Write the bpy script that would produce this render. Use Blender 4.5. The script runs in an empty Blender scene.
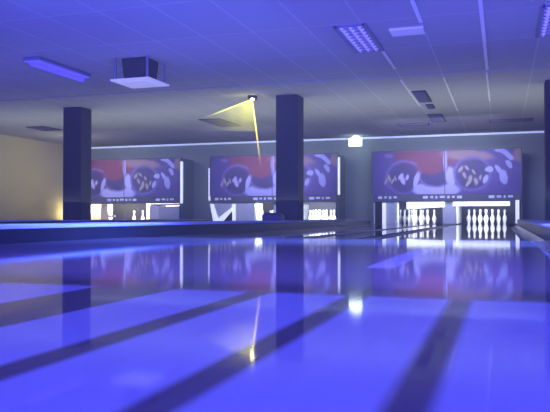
import bpy, bmesh, math, random
from mathutils import Vector
random.seed(4)
C = bpy.context.scene.collection
SC = bpy.context.scene

# ------------------------------------------------------------------ camera
cam_d = bpy.data.cameras.new('camera')
cam_d.sensor_width = 36.0
cam_d.lens = 45.16
cam_d.clip_start = 0.02
cam_d.clip_end = 200
cam = bpy.data.objects.new('camera', cam_d)
C.objects.link(cam)
cam.location = (0, 0, 0.18)
cam.rotation_euler = (math.radians(90.9), 0, math.radians(18.21))
SC.camera = cam

# ------------------------------------------------------------------ world, exposure
w = bpy.data.worlds.new('world')
SC.world = w
w.use_nodes = True
w.node_tree.nodes['Background'].inputs[0].default_value = (0.02, 0.02, 0.1, 1)
w.node_tree.nodes['Background'].inputs[1].default_value = 0.3
# thin haze hanging in the hall
HAZE = 0.012
vs = w.node_tree.nodes.new('ShaderNodeVolumeScatter')
vs.inputs['Density'].default_value = HAZE; vs.inputs['Anisotropy'].default_value = 0.2
vs.inputs['Color'].default_value = (0.98, 0.97, 0.66, 1)
w.node_tree.links.new(vs.outputs[0], w.node_tree.nodes['World Output'].inputs['Volume'])
SC.view_settings.view_transform = 'Standard'
SC.view_settings.look = 'None'
SC.view_settings.gamma = 1
SC.view_settings.exposure = 0
SC.view_settings.use_curve_mapping = False
SC.cycles.use_denoising = True
SC.cycles.max_bounces = 8

# ------------------------------------------------------------------ lights on the hall, the washes unseen and added
def area(name, loc, target, sx, sy, power, col, spread=180):
    d = bpy.data.lights.new(name, 'AREA')
    d.shape = 'RECTANGLE'; d.size = sx; d.size_y = sy
    d.energy = power; d.color = col; d.spread = math.radians(spread)
    o = bpy.data.objects.new(name, d); C.objects.link(o)
    o.location = loc
    o.rotation_euler = (Vector(target) - Vector(loc)).to_track_quat('-Z', 'Y').to_euler()
    return o
BLUE = (0.13, 0.12, 1.0)
area('blue_fill_over_approach', (-1.0, 1.0, 2.2), (-1.0, 1.0, 0), 5.0, 2.0, 76, BLUE)  # unseen light added to brighten the bars in the floor
area('blue_ceiling_fill', (-0.8, 1.4, 0.8), (-0.8, 5.6, 2.3), 10.0, 0.8, 760, (0.13, 0.125, 1.0))  # unseen panel added to turn the ceiling blue
for i, x in enumerate((-1.3, -5.7, -10.1)):
    area('masking_wash', (x, 14.6, 2.15), (x, 17.2, 1.25), 2.6, 0.2, 27 - 4*i, (0.72, 0.72, 1.0), 75)
area('far_ceiling_wash', (-4.0, 12.4, 0.3), (-4.0, 12.7, 2.28), 15.0, 2.4, 110, (0.90, 0.98, 0.80), 165)
area('blue_ceiling_fill_mid', (-4.5, 7.5, 0.5), (-4.5, 8.2, 2.28), 14.0, 1.5, 70, (0.22, 0.22, 1.0), 165)  # unseen panel in mid-air, added to carry the blue farther along the ceiling
area('divider_wash', (-2.1, 5.0, 2.1), (-3.5, 5.0, 0.1), 1.2, 8.0, 430, (0.13, 0.24, 1.0), 65)
area('divider_wash_right', (-0.6, 6.0, 2.1), (0.34, 6.0, 0.1), 0.4, 8.0, 110, (0.18, 0.2, 1.0), 40)
area('warm_lamp_side', (-11.75, 17.0, 0.25), (-12.1, 17.2, 0.4), 0.2, 0.2, 4, (1.0, 0.8, 0.42))
area('warm_wall_wash', (-9.5, 14.5, 1.6), (-12.1, 16.0, 1.2), 0.5, 0.5, 13, (1.0, 0.9, 0.5), 120)

# ------------------------------------------------------------------ helpers
class MB:
    def __init__(s): s.v = []; s.f = []; s.m = []; s.sm = []
    def face(s, pts, m=0, smooth=False):
        b = len(s.v); s.v += [tuple(p) for p in pts]
        s.f.append(list(range(b, b + len(pts)))); s.m.append(m); s.sm.append(smooth)
    def box(s, x0, x1, y0, y1, z0, z1, m=0):
        b = len(s.v)
        s.v += [(x0,y0,z0),(x1,y0,z0),(x1,y1,z0),(x0,y1,z0),(x0,y0,z1),(x1,y0,z1),(x1,y1,z1),(x0,y1,z1)]
        for q in ((0,3,2,1),(4,5,6,7),(0,1,5,4),(1,2,6,5),(2,3,7,6),(3,0,4,7)):
            s.f.append([b+i for i in q]); s.m.append(m); s.sm.append(False)
    def lathe(s, prof, c=(0,0,0), n=20, m=0, axis='z'):
        b = len(s.v)
        for r, z in prof:
            for k in range(n):
                a = 2*math.pi*k/n
                p = (r*math.cos(a), r*math.sin(a), z)
                if axis == 'y': p = (p[0], p[2], p[1])
                if axis == 'x': p = (p[2], p[0], p[1])
                s.v.append((c[0]+p[0], c[1]+p[1], c[2]+p[2]))
        for i in range(len(prof)-1):
            for k in range(n):
                k2 = (k+1) % n
                s.f.append([b+i*n+k, b+i*n+k2, b+(i+1)*n+k2, b+(i+1)*n+k]); s.m.append(m); s.sm.append(True)
        s.f.append([b+k for k in reversed(range(n))]); s.m.append(m); s.sm.append(False)
        e = b+(len(prof)-1)*n
        s.f.append([e+k for k in range(n)]); s.m.append(m); s.sm.append(False)
    def bar(s, p, q, r0, r1=None, n=10, m=0):
        r1 = r0 if r1 is None else r1
        p = Vector(p); q = Vector(q); d = (q-p).normalized()
        u = d.orthogonal().normalized(); w_ = d.cross(u); b = len(s.v)
        for c_, r in ((p, r0), (q, r1)):
            for k in range(n):
                a = 2*math.pi*k/n
                s.v.append(tuple(c_ + r*(math.cos(a)*u + math.sin(a)*w_)))
        for k in range(n):
            k2 = (k+1) % n
            s.f.append([b+k, b+k2, b+n+k2, b+n+k]); s.m.append(m); s.sm.append(True)
        s.f.append([b+k for k in reversed(range(n))]); s.m.append(m); s.sm.append(False)
        s.f.append([b+n+k for k in range(n)]); s.m.append(m); s.sm.append(False)
    def prism_xz(s, pts, y0, y1, m=0):
        n = len(pts); b = len(s.v)
        s.v += [(x, y0, z) for x, z in pts] + [(x, y1, z) for x, z in pts]
        s.f.append([b+i for i in range(n)]); s.m.append(m); s.sm.append(False)
        s.f.append([b+n+i for i in reversed(range(n))]); s.m.append(m); s.sm.append(False)
        for i in range(n):
            j = (i+1) % n
            s.f.append([b+j, b+i, b+n+i, b+n+j]); s.m.append(m); s.sm.append(False)
    def build(s, name, mats, parent=None, bevel=0.0, loc=None):
        me = bpy.data.meshes.new(name)
        me.from_pydata(s.v, [], s.f)
        for mt in (mats if isinstance(mats, (list, tuple)) else [mats]): me.materials.append(mt)
        for p, mi, sm in zip(me.polygons, s.m, s.sm):
            p.material_index = mi; p.use_smooth = sm
        bm = bmesh.new(); bm.from_mesh(me); bmesh.ops.recalc_face_normals(bm, faces=bm.faces); bm.to_mesh(me); bm.free()
        o = bpy.data.objects.new(name, me); C.objects.link(o)
        if loc: o.location = loc
        if parent: o.parent = parent
        if bevel:
            md = o.modifiers.new('bevel', 'BEVEL'); md.width = bevel; md.segments = 2; md.limit_method = 'ANGLE'
        return o

def empty(name, loc, label, cat, group=None, rz=0):
    o = bpy.data.objects.new(name, None); C.objects.link(o)
    o.empty_display_size = 0.1
    o.location = loc; o.rotation_euler = (0, 0, rz)
    return tag(o, label, cat, group)
def tag(o, label, cat, group=None):
    o['label'] = label; o['category'] = cat
    if group: o['group'] = group
    return o
def struct(o, label=None):
    o['kind'] = 'structure'
    return o

# ------------------------------------------------------------------ materials
def new_mat(name):
    m = bpy.data.materials.new(name); m.use_nodes = True
    nt = m.node_tree
    return m, nt, nt.nodes['Principled BSDF'], nt.nodes, nt.links
def plain(name, col, rough=0.5, metal=0.0, noise=0.12, scale=6.0, spec=0.5):
    m, nt, b, N, L = new_mat(name)
    tc = N.new('ShaderNodeTexCoord'); n = N.new('ShaderNodeTexNoise'); n.inputs['Scale'].default_value = scale
    n.inputs['Detail'].default_value = 4
    mx = N.new('ShaderNodeMix'); mx.data_type = 'RGBA'
    mx.inputs['A'].default_value = (*[c*(1-noise) for c in col], 1)
    mx.inputs['B'].default_value = (*[min(1, c*(1+noise)) for c in col], 1)
    L.new(tc.outputs['Object'], n.inputs['Vector']); L.new(n.outputs['Fac'], mx.inputs['Factor'])
    L.new(mx.outputs['Result'], b.inputs['Base Color'])
    b.inputs['Roughness'].default_value = rough; b.inputs['Metallic'].default_value = metal
    b.inputs['Specular IOR Level'].default_value = spec
    return m
def glow(name, col, strength):
    m, nt, b, N, L = new_mat(name)
    b.inputs['Base Color'].default_value = (*col, 1)
    b.inputs['Emission Color'].default_value = (*col, 1)
    b.inputs['Emission Strength'].default_value = strength
    b.inputs['Roughness'].default_value = 0.4
    return m
def math_n(nt, op, a, b=None, c=None):
    n = nt.nodes.new('ShaderNodeMath'); n.operation = op
    for i, v in enumerate((a, b, c)):
        if v is None: continue
        if isinstance(v, (int, float)): n.inputs[i].default_value = v
        else: nt.links.new(v, n.inputs[i])
    return n.outputs[0]
def step_n(nt, v, e0, e1):
    n = nt.nodes.new('ShaderNodeMapRange'); n.interpolation_type = 'SMOOTHSTEP'
    n.inputs['From Min'].default_value = min(e0, e1); n.inputs['From Max'].default_value = max(e0, e1)
    if e0 > e1: n.inputs['To Min'].default_value = 1; n.inputs['To Max'].default_value = 0
    nt.links.new(v, n.inputs['Value'])
    return n.outputs['Result']
def mix_n(nt, fac, a, b):
    n = nt.nodes.new('ShaderNodeMix'); n.data_type = 'RGBA'
    nt.links.new(fac, n.inputs['Factor'])
    for k, v in (('A', a), ('B', b)):
        if isinstance(v, tuple): n.inputs[k].default_value = (*v, 1)
        else: nt.links.new(v, n.inputs[k])
    return n.outputs['Result']

# glossy wooden floor with bars of light painted into its colour near the camera
def floor_material():
    m, nt, b, N, L = new_mat('polished_floor')
    tc = N.new('ShaderNodeTexCoord'); sp = N.new('ShaderNodeSeparateXYZ')
    L.new(tc.outputs['Object'], sp.inputs[0]); X, Y = sp.outputs[0], sp.outputs[1]
    mp = N.new('ShaderNodeMapping'); mp.inputs['Scale'].default_value = (30, 0.8, 1)
    L.new(tc.outputs['Object'], mp.inputs[0])
    nz = N.new('ShaderNodeTexNoise'); nz.inputs['Scale'].default_value = 1.0; nz.inputs['Detail'].default_value = 5
    L.new(mp.outputs[0], nz.inputs['Vector'])
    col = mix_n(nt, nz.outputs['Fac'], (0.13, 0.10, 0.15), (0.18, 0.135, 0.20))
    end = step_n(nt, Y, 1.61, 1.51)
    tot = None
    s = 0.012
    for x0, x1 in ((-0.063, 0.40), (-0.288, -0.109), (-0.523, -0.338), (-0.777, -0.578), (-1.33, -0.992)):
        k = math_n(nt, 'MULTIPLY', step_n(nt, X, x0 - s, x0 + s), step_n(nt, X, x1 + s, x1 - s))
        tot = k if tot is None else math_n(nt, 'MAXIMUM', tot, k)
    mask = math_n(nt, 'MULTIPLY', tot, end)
    far = math_n(nt, 'MULTIPLY', step_n(nt, X, -0.47, -0.45), step_n(nt, X, -0.35, -0.37))  # fainter lit patch farther along, also painted into the colour
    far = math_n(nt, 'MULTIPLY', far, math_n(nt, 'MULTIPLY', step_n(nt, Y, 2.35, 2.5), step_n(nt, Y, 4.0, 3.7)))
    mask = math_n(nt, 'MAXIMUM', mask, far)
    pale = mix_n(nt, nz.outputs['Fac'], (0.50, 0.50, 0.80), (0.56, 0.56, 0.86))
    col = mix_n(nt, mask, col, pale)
    L.new(col, b.inputs['Base Color'])
    b.inputs['Roughness'].default_value = 0.06
    b.inputs['IOR'].default_value = 1.5
    return m
M = {}
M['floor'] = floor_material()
M['lane'] = plain('lane_boards', (0.09, 0.06, 0.05), 0.03, noise=0.25, scale=4)
M['gutter'] = plain('gutter_plastic', (0.03, 0.03, 0.05), 0.25)
M['navy'] = plain('navy_laminate', (0.012, 0.012, 0.025), 0.4)
M['column'] = plain('column_paint', (0.045, 0.045, 0.04), 0.7, noise=0.05, scale=2)
M['wall'] = plain('grey_wall_paint', (0.25, 0.30, 0.26), 0.9, noise=0.08, scale=1.5)
M['side_wall'] = plain('cream_wall_paint', (0.52, 0.50, 0.30), 0.9, noise=0.06, scale=1.2)
M['divider_top'] = plain('pale_blue_laminate', (0.45, 0.50, 0.85), 0.5, noise=0.05)
M['white'] = plain('white_enamel', (0.75, 0.76, 0.8), 0.4, noise=0.04)
M['pin'] = plain('pin_coating', (0.85, 0.85, 0.86), 0.25, noise=0.02)
M['grey_panel'] = plain('grey_panel_paint', (0.55, 0.60, 0.66), 0.6, noise=0.06)
M['cream_panel'] = plain('cream_panel_paint', (0.75, 0.70, 0.48), 0.6, noise=0.05)
M['pit'] = plain('pit_lining', (0.03, 0.032, 0.06), 0.8)
M['dark'] = plain('dark_housing', (0.025, 0.025, 0.035), 0.7)
M['header'] = plain('header_board', (0.10, 0.105, 0.15), 0.5)
M['fixture'] = plain('fixture_enamel', (0.25, 0.25, 0.35), 0.5)
M['vent'] = plain('vent_grey', (0.12, 0.12, 0.17), 0.6)
M['tbar'] = plain('ceiling_rail_enamel', (0.95, 0.95, 0.96), 0.45, noise=0.03)
M['purple'] = plain('purple_plastic', (0.05, 0.03, 0.10), 0.4)
M['lamp_white'] = glow('lamp_white', (0.86, 0.93, 1.0), 1.6)
M['edge_glow'] = glow('edge_glow', (0.80, 0.86, 1.0), 0.8)  # glow added to posts, board edges and rails so they look brightly lit
M['cove'] = glow('cove_glow', (0.70, 0.80, 1.0), 0.42)
M['black_tube'] = glow('blacklight_tube', (0.10, 0.08, 1.0), 0.9)
M['score'] = glow('score_lamp', (0.55, 0.6, 0.9), 0.22)
M['troffer'] = glow('troffer_tube', (0.30, 0.26, 0.95), 0.75)
M['tray'] = glow('tray_glow', (0.75, 0.76, 0.85), 0.28)  # glow added to the tray to brighten its underside
M['exit'] = glow('exit_lamp', (0.84, 1.0, 0.92), 4)

def ceiling_material():
    m, nt, b, N, L = new_mat('ceiling_tiles')
    tc = N.new('ShaderNodeTexCoord')
    mp = N.new('ShaderNodeMapping'); mp.inputs['Location'].default_value = (0.2, 0.1, 0)
    L.new(tc.outputs['Object'], mp.inputs[0])
    br = N.new('ShaderNodeTexBrick'); br.offset = 0.0
    br.inputs['Color1'].default_value = (0.42, 0.43, 0.45, 1); br.inputs['Color2'].default_value = (0.45, 0.46, 0.48, 1)
    br.inputs['Mortar'].default_value = (0.55, 0.56, 0.58, 1)
    br.inputs['Scale'].default_value = 1.0; br.inputs['Mortar Size'].default_value = 0.012
    br.inputs['Brick Width'].default_value = 0.62; br.inputs['Row Height'].default_value = 1.24
    L.new(mp.outputs[0], br.inputs['Vector']); L.new(br.outputs['Color'], b.inputs['Base Color'])
    b.inputs['Roughness'].default_value = 0.9
    return m
M['ceiling'] = ceiling_material()

# artwork on the masking boards (abstract rings, swirls and drops), in metres on the board
def art_material():
    m, nt, b, N, L = new_mat('masking_artwork')
    tc = N.new('ShaderNodeTexCoord'); sp = N.new('ShaderNodeSeparateXYZ')
    nz = N.new('ShaderNodeTexNoise'); nz.inputs['Scale'].default_value = 4.5; nz.inputs['Detail'].default_value = 3
    L.new(tc.outputs['Object'], nz.inputs['Vector'])
    ad = N.new('ShaderNodeVectorMath'); ad.operation = 'MULTIPLY_ADD'
    L.new(nz.outputs['Color'], ad.inputs[0]); ad.inputs[1].default_value = (0.08, 0, 0.08)
    L.new(tc.outputs['Object'], ad.inputs[2])
    of = N.new('ShaderNodeVectorMath'); of.operation = 'SUBTRACT'; of.inputs[1].default_value = (0.04, 0, 0.04)
    L.new(ad.outputs[0], of.inputs[0]); L.new(of.outputs[0], sp.inputs[0])
    X, Z = sp.outputs[0], sp.outputs[2]
    def dist(cx, cz, rx, rz, rot):
        ca, sa = math.cos(math.radians(rot)), math.sin(math.radians(rot))
        dx = math_n(nt, 'SUBTRACT', X, cx); dz = math_n(nt, 'SUBTRACT', Z, cz)
        a = math_n(nt, 'ADD', math_n(nt, 'MULTIPLY', dx, ca/rx), math_n(nt, 'MULTIPLY', dz, sa/rx))
        c = math_n(nt, 'ADD', math_n(nt, 'MULTIPLY', dx, -sa/rz), math_n(nt, 'MULTIPLY', dz, ca/rz))
        return math_n(nt, 'SQRT', math_n(nt, 'ADD', math_n(nt, 'MULTIPLY', a, a), math_n(nt, 'MULTIPLY', c, c)))
    col = mix_n(nt, nz.outputs['Fac'], (0.075, 0.05, 0.24), (0.13, 0.09, 0.36))
    def blob(cx, cz, rx, rz, c, rot=0, soft=0.4, inner=None):
        nonlocal col
        d = dist(cx, cz, rx, rz, rot)
        k = step_n(nt, d, 1+soft/2, 1-soft/2)
        if inner is not None: k = math_n(nt, 'MULTIPLY', k, step_n(nt, d, inner-soft/3, inner+soft/3))
        col = mix_n(nt, k, col, c)
    PALE, RED, OCH, DK, LIL = (0.44, 0.44, 0.84), (0.22, 0.05, 0.10), (0.33, 0.22, 0.22), (0.06, 0.045, 0.17), (0.19, 0.16, 0.46)
    blob(-0.45, 1.64, 0.85, 0.26, RED, -6, 0.7)
    blob(-0.35, 1.42, 0.36, 0.26, RED, 0, 0.5)
    blob(0.55, 1.66, 0.60, 0.13, OCH, -4, 0.7)
    blob(-0.98, 1.16, 0.46, 0.42, LIL, 0, 0.2, 0.86)
    blob(-0.98, 1.14, 0.38, 0.34, DK, 0, 0.5)
    blob(-0.20, 0.84, 0.56, 0.20, PALE, 0, 0.3)
    blob(-0.22, 1.20, 0.42, 0.30, DK, 0, 0.25)
    blob(-0.22, 1.20, 0.40, 0.29, LIL, 0, 0.16, 0.9)
    blob(-0.33, 1.42, 0.34, 0.20, RED, 0, 0.6)
    blob(-0.68, 1.08, 0.055, 0.20, PALE, -15, 0.6)
    blob(0.01, 1.55, 0.04, 0.26, PALE, 0, 0.9)
    blob(0.14, 1.16, 0.12, 0.22, PALE, 6, 0.5)
    blob(0.18, 0.82, 0.14, 0.09, PALE, 0, 0.5)
    blob(0.64, 1.22, 0.44, 0.42, LIL, 0, 0.2, 0.86)
    blob(0.64, 1.22, 0.37, 0.36, DK, 0, 0.4)
    for cx, cz, r, q in ((-1.42, 1.06, .035, -20), (-1.34, 1.14, .04, 10), (-1.26, 1.07, .035, -25), (-1.19, 1.14, .03, 20)):
        blob(cx, cz, r*0.8, r*2.3, (0.46, 0.40, 0.40), q, 1.0)
    for cx, cz, r, q in ((-1.06, 1.18, .05, -30), (-1.0, 1.08, .06, 20), (-0.9, 1.16, .035, -10)):
        blob(cx, cz, r, r*1.7, (0.50, 0.45, 0.85), q, 0.8)
    for cx, cz, r, q in ((0.38, 1.33, .05, -30), (0.47, 1.18, .05, 20), (0.52, 1.36, .04, 40), (0.60, 1.10, .05, -20), (0.68, 1.26, .035, 30),
                         (0.72, 1.03, .055, 10), (0.55, 0.99, .05, -40), (0.83, 1.12, .04, -15)):
        blob(cx, cz, r*0.75, r*1.7, (0.44, 0.37, 0.33), q, 1.1)
    blob(0.95, 1.08, 0.05, 0.10, PALE, -30, 0.6)
    blob(1.04, 1.31, 0.09, 0.07, PALE, 0, 0.5)
    blob(1.36, 1.12, 0.085, 0.17, PALE, 6, 0.4)
    blob(1.25, 1.31, 0.045, 0.13, PALE, 35, 0.5)
    blob(1.38, 1.68, 0.25, 0.09, PALE, -32, 0.4)
    blob(1.30, 1.60, 0.24, 0.08, (0.10, 0.07, 0.28), -32, 0.4)
    blob(1.48, 1.43, 0.06, 0.11, PALE, 32, 0.5)
    blob(1.72, 1.66, 0.14, 0.18, OCH, 0, 0.5)
    blob(-1.35, 1.70, 0.10, 0.05, LIL, 0, 0.6)
    L.new(col, b.inputs['Base Color'])
    b.inputs['Roughness'].default_value = 0.55
    return m
M['art'] = art_material()

# ------------------------------------------------------------------ room shell
CZ, FAR, LX, RX, BK = 2.28, 18.05, -12.1, 5.0, -4.0
def slab(name, x0, x1, y0, y1, z0, z1, mat):
    b = MB(); b.box(x0, x1, y0, y1, z0, z1); return struct(b.build(name, mat))
# floor: approach slab up to the lanes, and the low bed on which lanes and gutters lie
LANE0 = 5.5
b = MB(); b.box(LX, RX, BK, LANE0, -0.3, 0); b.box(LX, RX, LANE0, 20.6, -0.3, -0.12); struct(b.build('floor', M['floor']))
slab('ceiling', LX, RX, BK, FAR + 0.1, CZ, CZ + 0.15, M['ceiling'])
slab('wall_left', LX - 0.15, LX, BK, FAR, -0.3, CZ, M['side_wall'])
slab('wall_right', RX, RX + 0.15, BK, FAR, -0.3, CZ, M['wall'])
slab('wall_back', LX - 0.15, RX + 0.15, BK - 0.15, BK, -0.3, CZ, M['wall'])
UC = (-1.32, -5.74, -10.16)      # centres of the three masking units
HW = 1.75
b = MB(); b.box(LX, RX, FAR, FAR + 0.12, 0.75, CZ)
edges = [LX] + [e for u in reversed(UC) for e in (max(LX + 0.01, u - HW), u + HW)] + [RX]
for x0, x1 in zip(edges[0::2], edges[1::2]):
    if x1 - x0 > 0.03: b.box(x0, x1, FAR, FAR + 0.12, -0.12, 0.75)
struct(b.build('wall_far', M['wall']))
# shallow drop across the ceiling
slab('trim_1', LX, RX, 10.25, 10.38, CZ - 0.012, CZ, M['ceiling'])

# columns between the lane pairs
for nm, x, lab in (('column', -3.51, 'dark navy square column in the middle of the hall, beside the yellow laser fan'),
                   ('column', -7.82, 'dark navy square column at left, beside the cream side wall'),
                   ('column', 0.84, 'dark square column cut off by the right edge of the picture')):
    b = MB(); b.box(x - 0.20, x + 0.20, 11.32, 11.68, 0.12, CZ)
    o = b.build(nm, M['column'], bevel=0.01)
    tag(o, lab, 'column')

# glowing strip along the top of the far wall
b = MB(); b.box(LX + 0.02, RX, FAR - 0.05, FAR, CZ - 0.045, CZ - 0.002)
tag(b.build('cove_strip', M['cove'], bevel=0.004), 'thin pale glowing strip along the top edge of the far wall', 'light strip')

# ------------------------------------------------------------------ lanes, gutters, dividers
LANES = [(u + 0.06 + d, i, s) for i, u in enumerate(UC) for d, s in ((-0.96, 'left'), (0.87, 'right'))]
pair_txt = ('in the right-hand pair', 'in the middle pair', 'in the left-hand pair behind the far divider')
for x, i, s in LANES:
    b = MB(); b.box(x - 0.525, x + 0.525, LANE0, 19.75, -0.12, 0)
    tag(b.build('bowling_lane', M['lane']), f'polished dark bowling lane, the {s} one {pair_txt[i]}', 'bowling lane', 'bowling lanes')
    for sx, sd in ((-1, 'left'), (1, 'right')):
        b = MB(); n = 8
        xa, xb = (x - 0.705, x - 0.525) if sx < 0 else (x + 0.525, x + 0.705)
        pr = []
        for k in range(n + 1):
            t = k / n; pr.append((xa + (xb - xa)*t, -0.07*math.sin(math.pi*t)**0.6 - 0.001))
        poly = pr + [(xb, -0.12), (xa, -0.12)]
        b.prism_xz(poly, LANE0, 17.9)
        tag(b.build('gutter', M['gutter']), f'dark ball gutter {sd} of the {s} lane {pair_txt[i]}', 'gutter', 'ball gutters')
# flat caps between the two lanes of a pair
for i, u in enumerate(UC):
    b = MB(); b.box(u + 0.06 - 0.205, u + 0.06 + 0.115, LANE0, 17.7, -0.12, 0.0)
    tag(b.build('lane_strip', M['lane']), f'flat strip between the two gutters {pair_txt[i]}', 'lane strip', 'strips between gutters')
divs = []
def divider(x0, x1, y0, lab):
    t = empty('lane_divider', ((x0 + x1)/2, y0, 0), lab, 'lane divider', 'lane dividers')
    hw = (x1 - x0)/2; L = 17.15 - y0
    b = MB(); b.box(-hw, hw, 0, LANE0 - y0, 0, 0.098); b.box(-hw, hw, LANE0 - y0, L, -0.12, 0.098); b.build('base', M['navy'], t)
    b = MB(); b.box(-hw - 0.004, hw + 0.004, -0.01, L, 0.098, 0.12); b.build('top_board', M['divider_top'], t, bevel=0.004)
divider(-4.00, -3.12, 0.6, 'low dark lane divider with bright blue top under the middle column')
divider(-8.40, -7.55, 0.6, 'low dark lane divider with bright blue top under the left column')
divider(0.335, 1.2, 0.9, 'low lane divider with pale blue top at the right edge')

# ------------------------------------------------------------------ masking units
MW = 17.2
def masking(i, u, lab):
    t = empty('masking_unit', (u, MW, 0), lab, 'masking unit', 'masking units over the lanes')
    for x0, x1 in ((-HW, -0.01), (0.01, HW)):
        b = MB(); b.box(x0, x1, 0, 0.05, 0.735, 1.79); b.build('art_panel', M['art'], t, bevel=0.006)
    b = MB(); b.box(-HW - 0.03, HW + 0.03, -0.01, 0.06, 1.79, 1.82); b.box(-0.01, 0.01, 0.0, 0.03, 0.735, 1.79)
    b.box(-HW - 0.03, -HW, -0.01, 0.06, 0.735, 1.79); b.box(HW, HW + 0.03, -0.01, 0.06, 0.735, 1.79)
    b.build('frame', M['header'], t)
    b = MB(); b.box(-HW, HW, -0.01, 0.09, 0.555, 0.735); hd = b.build('header_board', M['header'], t, bevel=0.005)
    for gx, n, pat in ((-1.62, 4, (.10, .06, .06, .08)), (-0.52, 7, (.12, .07, .05, .12, .06, .06, .12)), (1.02, 4, (.13, .10, .04, .11))):
        x = gx
        for k in range(n):
            b = MB(); b.box(x, x + pat[k], -0.022, -0.01, 0.625 + 0.012*((k*3) % 2), 0.69); b.build('score_lamp', M['score'], hd)
            x += pat[k] + 0.055
    # closed housing behind the boards
    b = MB()
    b.box(-HW, HW, 0.05, FAR - MW, 1.70, 1.79)
    b.box(-HW, -HW + 0.04, 0.05, FAR - MW, 0.735, 1.70); b.box(HW - 0.04, HW, 0.05, FAR - MW, 0.735, 1.70)
    for q in (-HW - 0.02, HW): b.box(q, q + 0.02, 0.06, FAR - MW, 0.0, 1.70)
    b.build('housing', M['wall'], t)
    b = MB()
    b.box(-HW, -HW + 0.04, 0.05, 2.9, 0, 0.735); b.box(HW - 0.04, HW, 0.05, 2.9, 0, 0.735)
    b.box(-HW, HW, 2.86, 2.9, 0, 0.735); b.box(-HW, HW, 0.09, 2.9, 0.70, 0.735)
    b.build('pit_lining', M['pit'], t)
    return t
def pit_light(t, x, wd, power=45, col=(0.9, 0.95, 1.0)):
    o = area('pit_area_light', (0, 0, 0), (0, 1.6, -0.3), wd, 0.06, power, col, 150)
    o.location = (x, 0.11, 0.49); o.parent = t
def pit_lamp(t, x0, x1, z0l, z0r, z1=0.545):
    b = MB(); b.prism_xz([(x0, z0l), (x1, z0r), (x1, z1), (x0, z1)], 0.02, 0.07)
    o = b.build('pit_lamp', M['lamp_white'], t, bevel=0.006); o['label'] = 'bright white lamp bar over the pins'
    pit_light(t, (x0 + x1)/2 + 0.05, (x1 - x0)*0.7)
def post(t, x, z0, z1, mat, wdt=0.085, name='edge_post'):
    b = MB(); b.box(x - wdt/2, x + wdt/2, -0.02, 0.05, z0, z1); b.build(name, mat, t, bevel=0.008)

t1 = masking(0, UC[0], 'wide purple and red art board over the pins of the right-hand lane pair')
pit_lamp(t1, -0.92, 0.0, 0.37, 0.42); pit_lamp(t1, 0.19, 1.50, 0.44, 0.44)
post(t1, 1.665, 0.02, 0.575, M['edge_glow']); post(t1, -1.475, 0.0, 0.53, M['edge_glow']); post(t1, -1.72, 0.0, 0.53, M['white'], 0.03)
b = MB(); b.box(-1.43, -1.20, 0.05, 0.7, 0.0, 0.545); b.build('side_panel', M['grey_panel'], t1, bevel=0.01)
b = MB(); b.box(-0.06, 0.26, 0.12, 2.6, 0.0, 0.545); b.build('centre_panel', M['grey_panel'], t1, bevel=0.02)

t2 = masking(1, UC[1], 'hazy purple art board half hidden by the middle column')
post(t2, HW + 0.045, 0.74, 1.70, M['edge_glow'], 0.05); post(t2, -HW - 0.045, 0.62, 1.5, M['edge_glow'], 0.03)
b = MB()
b.prism_xz([(-1.76, 0.53), (-1.67, 0.53), (-1.52, 0.10), (-1.58, 0.02), (-1.66, 0.02)], -0.03, 0.02)
b.prism_xz([(-1.58, 0.02), (-1.52, 0.14), (-1.13, 0.42), (-1.13, 0.34), (-1.42, 0.02)], -0.03, 0.02)
b.build('v_rail', M['edge_glow'], t2, bevel=0.004)
post(t2, -1.08, 0.02, 0.53, M['edge_glow'], 0.08)
b = MB(); b.prism_xz([(-1.66, 0.54), (-1.12, 0.54), (-1.12, 0.43), (-1.52, 0.15)], 0.0, 0.03); b.build('curtain', M['grey_panel'], t2)
b = MB(); b.box(-1.04, -0.50, 0.02, 0.7, 0.0, 0.545); b.build('side_panel', M['grey_panel'], t2, bevel=0.01)
b = MB(); b.box(0.0, 0.30, 0.12, 2.6, 0.0, 0.545); b.build('centre_panel', M['grey_panel'], t2, bevel=0.02)

pit_light(t2, 0.95, 1.3, 140); pit_light(t2, -0.3, 0.4, 50)  # unseen lights added to brighten the pins, no lamp bar here
t3 = masking(2, UC[2], 'hazy reddish purple art board beside the left column')
post(t3, HW + 0.045, 0.55, 1.70, M['edge_glow'], 0.06)
b = MB(); b.box(-1.74, -0.58, 0.3, 0.36, 0.0, 0.54); o = b.build('cream_panel', M['cream_panel'], t3, bevel=0.01); o['label'] = 'warm cream lit panel'
b = MB(); b.box(-0.82, -0.60, 0.1, 0.2, 0.0, 0.53); b.box(-0.60, -0.38, 0.1, 0.2, 0.17, 0.23); b.build('bracket', M['cream_panel'], t3, bevel=0.01)
b = MB(); b.box(0.80, 1.08, 0.02, 0.5, 0.0, 0.50); b.build('white_panel', M['white'], t3, bevel=0.01)
b = MB(); b.box(1.085, 1.72, 0.0, 0.5, 0.0, 0.47); b.build('side_panel', M['grey_panel'], t3, bevel=0.02)
b = MB(); b.box(0.85, 1.74, -0.02, 0.5, 0.505, 0.545); b.build('ledge', M['white'], t3, bevel=0.01)
pit_light(t3, -1.15, 0.9, 18, (1.0, 0.85, 0.45))
pit_light(t3, -0.1, 0.9, 150, (1.0, 0.93, 0.8))  # unseen light added to brighten the pins and curtain
b = MB(); b.box(-0.55, 0.78, 2.3, 2.34, 0.0, 0.69); b.build('back_curtain', M['cream_panel'], t3)
b = MB(); b.box(-0.5, 0.3, 0.1, 0.16, 0.0, 0.08); b.build('kick_board', M['divider_top'], t3, bevel=0.01)

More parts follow.
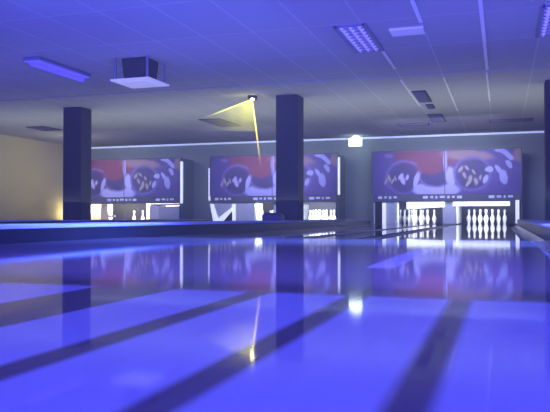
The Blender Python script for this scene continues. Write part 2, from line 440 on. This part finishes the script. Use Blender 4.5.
# ------------------------------------------------------------------ pins
PIN = [(0.0258,0),(0.0285,0.004),(0.0360,0.019),(0.0460,0.057),(0.0530,0.086),(0.0605,0.114),(0.0580,0.149),
       (0.0470,0.184),(0.0316,0.219),(0.0248,0.239),(0.0227,0.254),(0.0233,0.270),(0.0262,0.295),(0.0318,0.330),
       (0.0323,0.346),(0.0290,0.363),(0.0205,0.376),(0.0090,0.3805)]
SPOT = {1:(0,-0.396),2:(-.1524,-.132),3:(.1524,-.132),4:(-.3048,.132),5:(0,.132),6:(.3048,.132),
        7:(-.4572,.396),8:(-.1524,.396),9:(.1524,.396),10:(.4572,.396)}
b = MB(); b.lathe(PIN, n=20); proto = b.build('bowling_pin', M['pin'])
first = [True]
ROWN = {1:'front bowling pin', 2:'second-row left bowling pin', 3:'second-row right bowling pin', 4:'third-row left bowling pin', 5:'third-row middle bowling pin',
        6:'third-row right bowling pin', 7:'back-row leftmost bowling pin', 8:'back-row inner left bowling pin', 9:'back-row inner right bowling pin', 10:'back-row rightmost bowling pin'}
def pins(x, which, where, group):
    for k in which:
        if first[0]: o = proto; first[0] = False
        else: o = proto.copy(); C.objects.link(o)
        o.location = (x + SPOT[k][0], 18.9 + SPOT[k][1], 0.0)
        tag(o, f'{ROWN[k]}, white, {where}', 'bowling pin', group)
lx = {(i, s): x for x, i, s in LANES}
pins(lx[0,'right'], range(1, 11), 'rightmost rack of pins', 'pins of the rightmost lane')
pins(lx[0,'left'], range(1, 11), 'rack left of grey panel at right', 'pins of the second lane from the right')
pins(lx[1,'right'], range(1, 11), 'rack just right of middle column', 'pins beside the middle column')
pins(lx[1,'left'], (5, 9, 6), 'just left of middle column', 'pins left of the middle column')
pins(lx[2,'left'] - 0.12, (6, 10), 'standing alone under left art board', 'two pins under the left art board')

# ------------------------------------------------------------------ ceiling fittings
def ceil_xy(x, y): return (x, y, CZ)
# blacklight tube fitting
t = empty('blacklight_fitting', ceil_xy(-5.85, 8.15), 'glowing violet blue tube fitting on the ceiling at upper left', 'ceiling light')
b = MB(); b.box(-0.13, 0.13, -0.60, 0.60, -0.05, 0); b.build('housing', M['fixture'], t, bevel=0.01)
b = MB(); b.bar((0.0, -0.57, -0.085), (0.0, 0.57, -0.085), 0.035); b.box(-0.11, 0.11, -0.59, 0.59, -0.058, -0.05); b.build('tube', M['black_tube'], t)
# louvred troffers
def troffer(x, y, lab):
    t = empty('troffer', ceil_xy(x, y), lab, 'ceiling light', 'louvred troffers')
    b = MB()
    for s in (-1, 1):
        b.box(s*0.165 - 0.02, s*0.165 + 0.02, -0.62, 0.62, -0.02, 0)
        b.box(-0.165, 0.165, s*0.60 - 0.02, s*0.60 + 0.02, -0.02, 0)
    b.build('frame', M['fixture'], t)
    for q in (-0.10, 0.0, 0.10):
        b = MB(); b.bar((q, -0.57, -0.008), (q, 0.57, -0.008), 0.022); b.build('tube', M['troffer'], t)
    b = MB(); b.box(-0.15, 0.15, -0.58, 0.58, -0.006, -0.001); b.build('reflector', M['white'], t)
    b = MB()
    for k in range(9):
        y0 = -0.52 + k*0.13; b.box(-0.145, 0.145, y0 - 0.006, y0 + 0.006, -0.03, -0.012)
    b.build('louvre', M['fixture'], t)
troffer(-1.58, 8.0, 'lit louvred violet ceiling light right of the middle column')
troffer(0.56, 7.9, 'louvred violet ceiling light cut by the right edge of the picture')
# flush lamp cover
b = MB(); b.box(-0.19, 0.19, -0.14, 0.14, -0.03, 0)
tag(b.build('lamp_cover', M['tbar'], bevel=0.01, loc=ceil_xy(-1.0, 7.8)), 'small pale flush lamp cover on the ceiling beside the louvred light', 'lamp cover')
# bright ceiling rails
for x, y0, y1, lab in ((-0.19, 5.0, 10.2, 'long bright ceiling rail running towards the camera above the right lane'),
                       (-0.20, 10.5, 13.0, 'short bright ceiling rail beyond the ceiling drop above the right lane'),
                       (-0.815, 5.0, 7.5, 'bright ceiling rail cut by the top edge right of the louvred light'),
                       (-1.42, 8.65, 9.75, 'short bright ceiling rail just beyond the louvred light'),
                       (-1.46, 10.6, 13.2, 'faint ceiling rail on the left of the grey air vents'),
                       (-0.82, 10.6, 14.0, 'faint ceiling rail on the right of the grey air vents')):
    b = MB(); wd = 0.014 if y1 > 10.3 else 0.02
    b.box(-wd, wd, y0, y1, -0.016, 0)
    tag(b.build('ceiling_rail', M['tbar'], loc=(x, 0, CZ)), lab, 'ceiling rail', 'ceiling rails')
# air vents
def vent(x, y, sx, sy, lab):
    t = empty('air_vent', ceil_xy(x, y), lab, 'air vent', 'ceiling air vents')
    b = MB(); b.box(-sx/2, sx/2, -sy/2, sy/2, -0.012, 0); b.build('backing', M['dark'], t)
    b = MB(); n = max(3, int(sy/0.09))
    for k in range(n):
        yy = -sy/2 + sy*(k + 0.5)/n; b.box(-sx/2 + .02, sx/2 - .02, yy - 0.028, yy + 0.028, -0.022, -0.012)
    b.build('slats', M['vent'], t)
vent(-1.31, 12.2, 0.23, 1.15, 'long grey air vent on the ceiling, nearest of three in a row')
vent(-1.28, 13.33, 0.14, 0.5, 'smallest grey air vent in the middle of the ceiling row')
vent(-1.30, 14.95, 0.30, 1.2, 'grey air vent on the ceiling, farthest of three in a row')
vent(-5.95, 14.2, 0.5, 1.3, 'dim air vent on the ceiling left of the laser fan')
vent(-10.3, 13.8, 0.5, 0.7, 'dim air vent on the ceiling left of the left column')
vent(0.2, 15.8, 0.9, 0.4, 'faint air vent on the ceiling near the far wall at right')
vent(-1.9, 15.8, 0.7, 0.35, 'faint air vent on the ceiling near the glowing sign')

# dark unit with a pale tray, hung from the ceiling
t = empty('ceiling_unit', (-4.60, 8.2, CZ), 'dark ceiling-hung unit with a pale square tray below, left of the laser', 'ceiling unit')
b = MB(); b.prism_xz([(-0.19, -0.0), (0.19, -0.0), (0.15, -0.29), (-0.15, -0.29)], -0.18, 0.18); b.build('body', M['dark'], t, bevel=0.02)
b = MB(); b.box(-0.29, 0.29, -0.29, 0.29, -0.315, -0.29); b.build('tray', M['tray'], t, bevel=0.012)
b = MB(); b.box(-0.2, 0.2, -0.2, 0.2, -0.32, -0.315); b.build('grille', M['tray'], t)
for sx in (-1, 1):
    for sy in (-1, 1):
        b = MB(); b.box(sx*0.235 - .012, sx*0.235 + .012, sy*0.235 - .012, sy*0.235 + .012, -0.29, 0); b.build('hanger', M['fixture'], t)

# glowing sign under the ceiling
t = empty('exit_sign', (-3.60, 17.6, CZ), 'small bright greenish white glowing sign hung under the ceiling', 'sign')
b = MB(); b.box(-0.17, 0.17, -0.03, 0.03, -0.27, -0.06); b.build('lit_face', M['exit'], t, bevel=0.01)
b = MB(); b.prism_xz([(-0.10, -0.06), (0.14, -0.06), (0.10, -0.02), (0.04, 0.0), (-0.02, 0.0), (-0.07, -0.03)], -0.03, 0.03); b.build('lit_top', M['exit'], t, bevel=0.01)

# laser projector with its fan of light
m, nt, bb, N, L = new_mat('laser_haze')
N.remove(bb)
def haze_mat(name, col, k0, reach):
    m, nt, bb, N, L = new_mat(name); N.remove(bb)
    tc = N.new('ShaderNodeTexCoord'); ln = N.new('ShaderNodeVectorMath'); ln.operation = 'LENGTH'
    L.new(tc.outputs['Object'], ln.inputs[0])
    f = math_n(nt, 'POWER', step_n(nt, ln.outputs['Value'], reach, -0.15), 2.0)
    mp = N.new('ShaderNodeTexNoise'); mp.inputs['Scale'].default_value = 5
    L.new(tc.outputs['Object'], mp.inputs['Vector'])
    st = math_n(nt, 'MULTIPLY', math_n(nt, 'MULTIPLY', f, k0), math_n(nt, 'ADD', mp.outputs['Fac'], 0.4))
    e = N.new('ShaderNodeEmission'); e.inputs['Color'].default_value = (*col, 1)
    L.new(st, e.inputs['Strength'])
    L.new(e.outputs[0], N['Material Output'].inputs['Volume'])
    return m
bpy.data.materials.remove(m)
t = empty('laser_projector', (-4.10, 11.2, CZ), 'small laser projector on the ceiling throwing a yellow fan of light', 'laser projector', rz=math.radians(18.2))
b = MB(); b.box(-0.08, 0.08, -0.02, 0.22, -0.045, 0); b.build('body', M['dark'], t, bevel=0.01)
b = MB(); b.lathe([(0.02, -0.075), (0.028, -0.06), (0.028, -0.045)], (0, 0.03, 0), 14); b.build('lens', glow('laser_lens', (1.0, 0.95, 0.35), 40), t)
def fan(name, pts, th, mat):
    b = MB(); b.prism_xz(pts, 0.03 - th, 0.03 + th); b.build(name, mat, t)
fan('light_fan', [(0, -0.06), (-1.15, -0.50), (-0.75, -0.60), (0.10, -0.62)], 0.02, haze_mat('fan_haze', (0.68, 0.66, 0.05), 45.0, 1.25))
b = MB(); b.bar((0, 0.03, -0.06), (0.15, 0.03, -1.25), 0.007, 0.02); b.build('light_beam', haze_mat('beam_haze', (0.95, 0.75, 0.14), 330.0, 1.5), t)
b = MB(); b.bar((0, 0.03, -0.06), (-1.12, 0.03, -0.49), 0.006, 0.022); b.build('light_beam', haze_mat('beam_haze_yellow', (0.85, 0.85, 0.10), 420.0, 1.1), t)

# small things standing on the divider beside the middle column
b = MB(); b.box(-0.16, 0.16, -0.12, 0.12, 0, 0.10); b.box(-0.13, 0.13, -0.09, 0.09, 0.10, 0.125)
tag(b.build('equipment_box', M['purple'], bevel=0.015, loc=(-3.55, 10.7, 0.12)), 'low dark box on the divider at the left foot of the middle column', 'box')
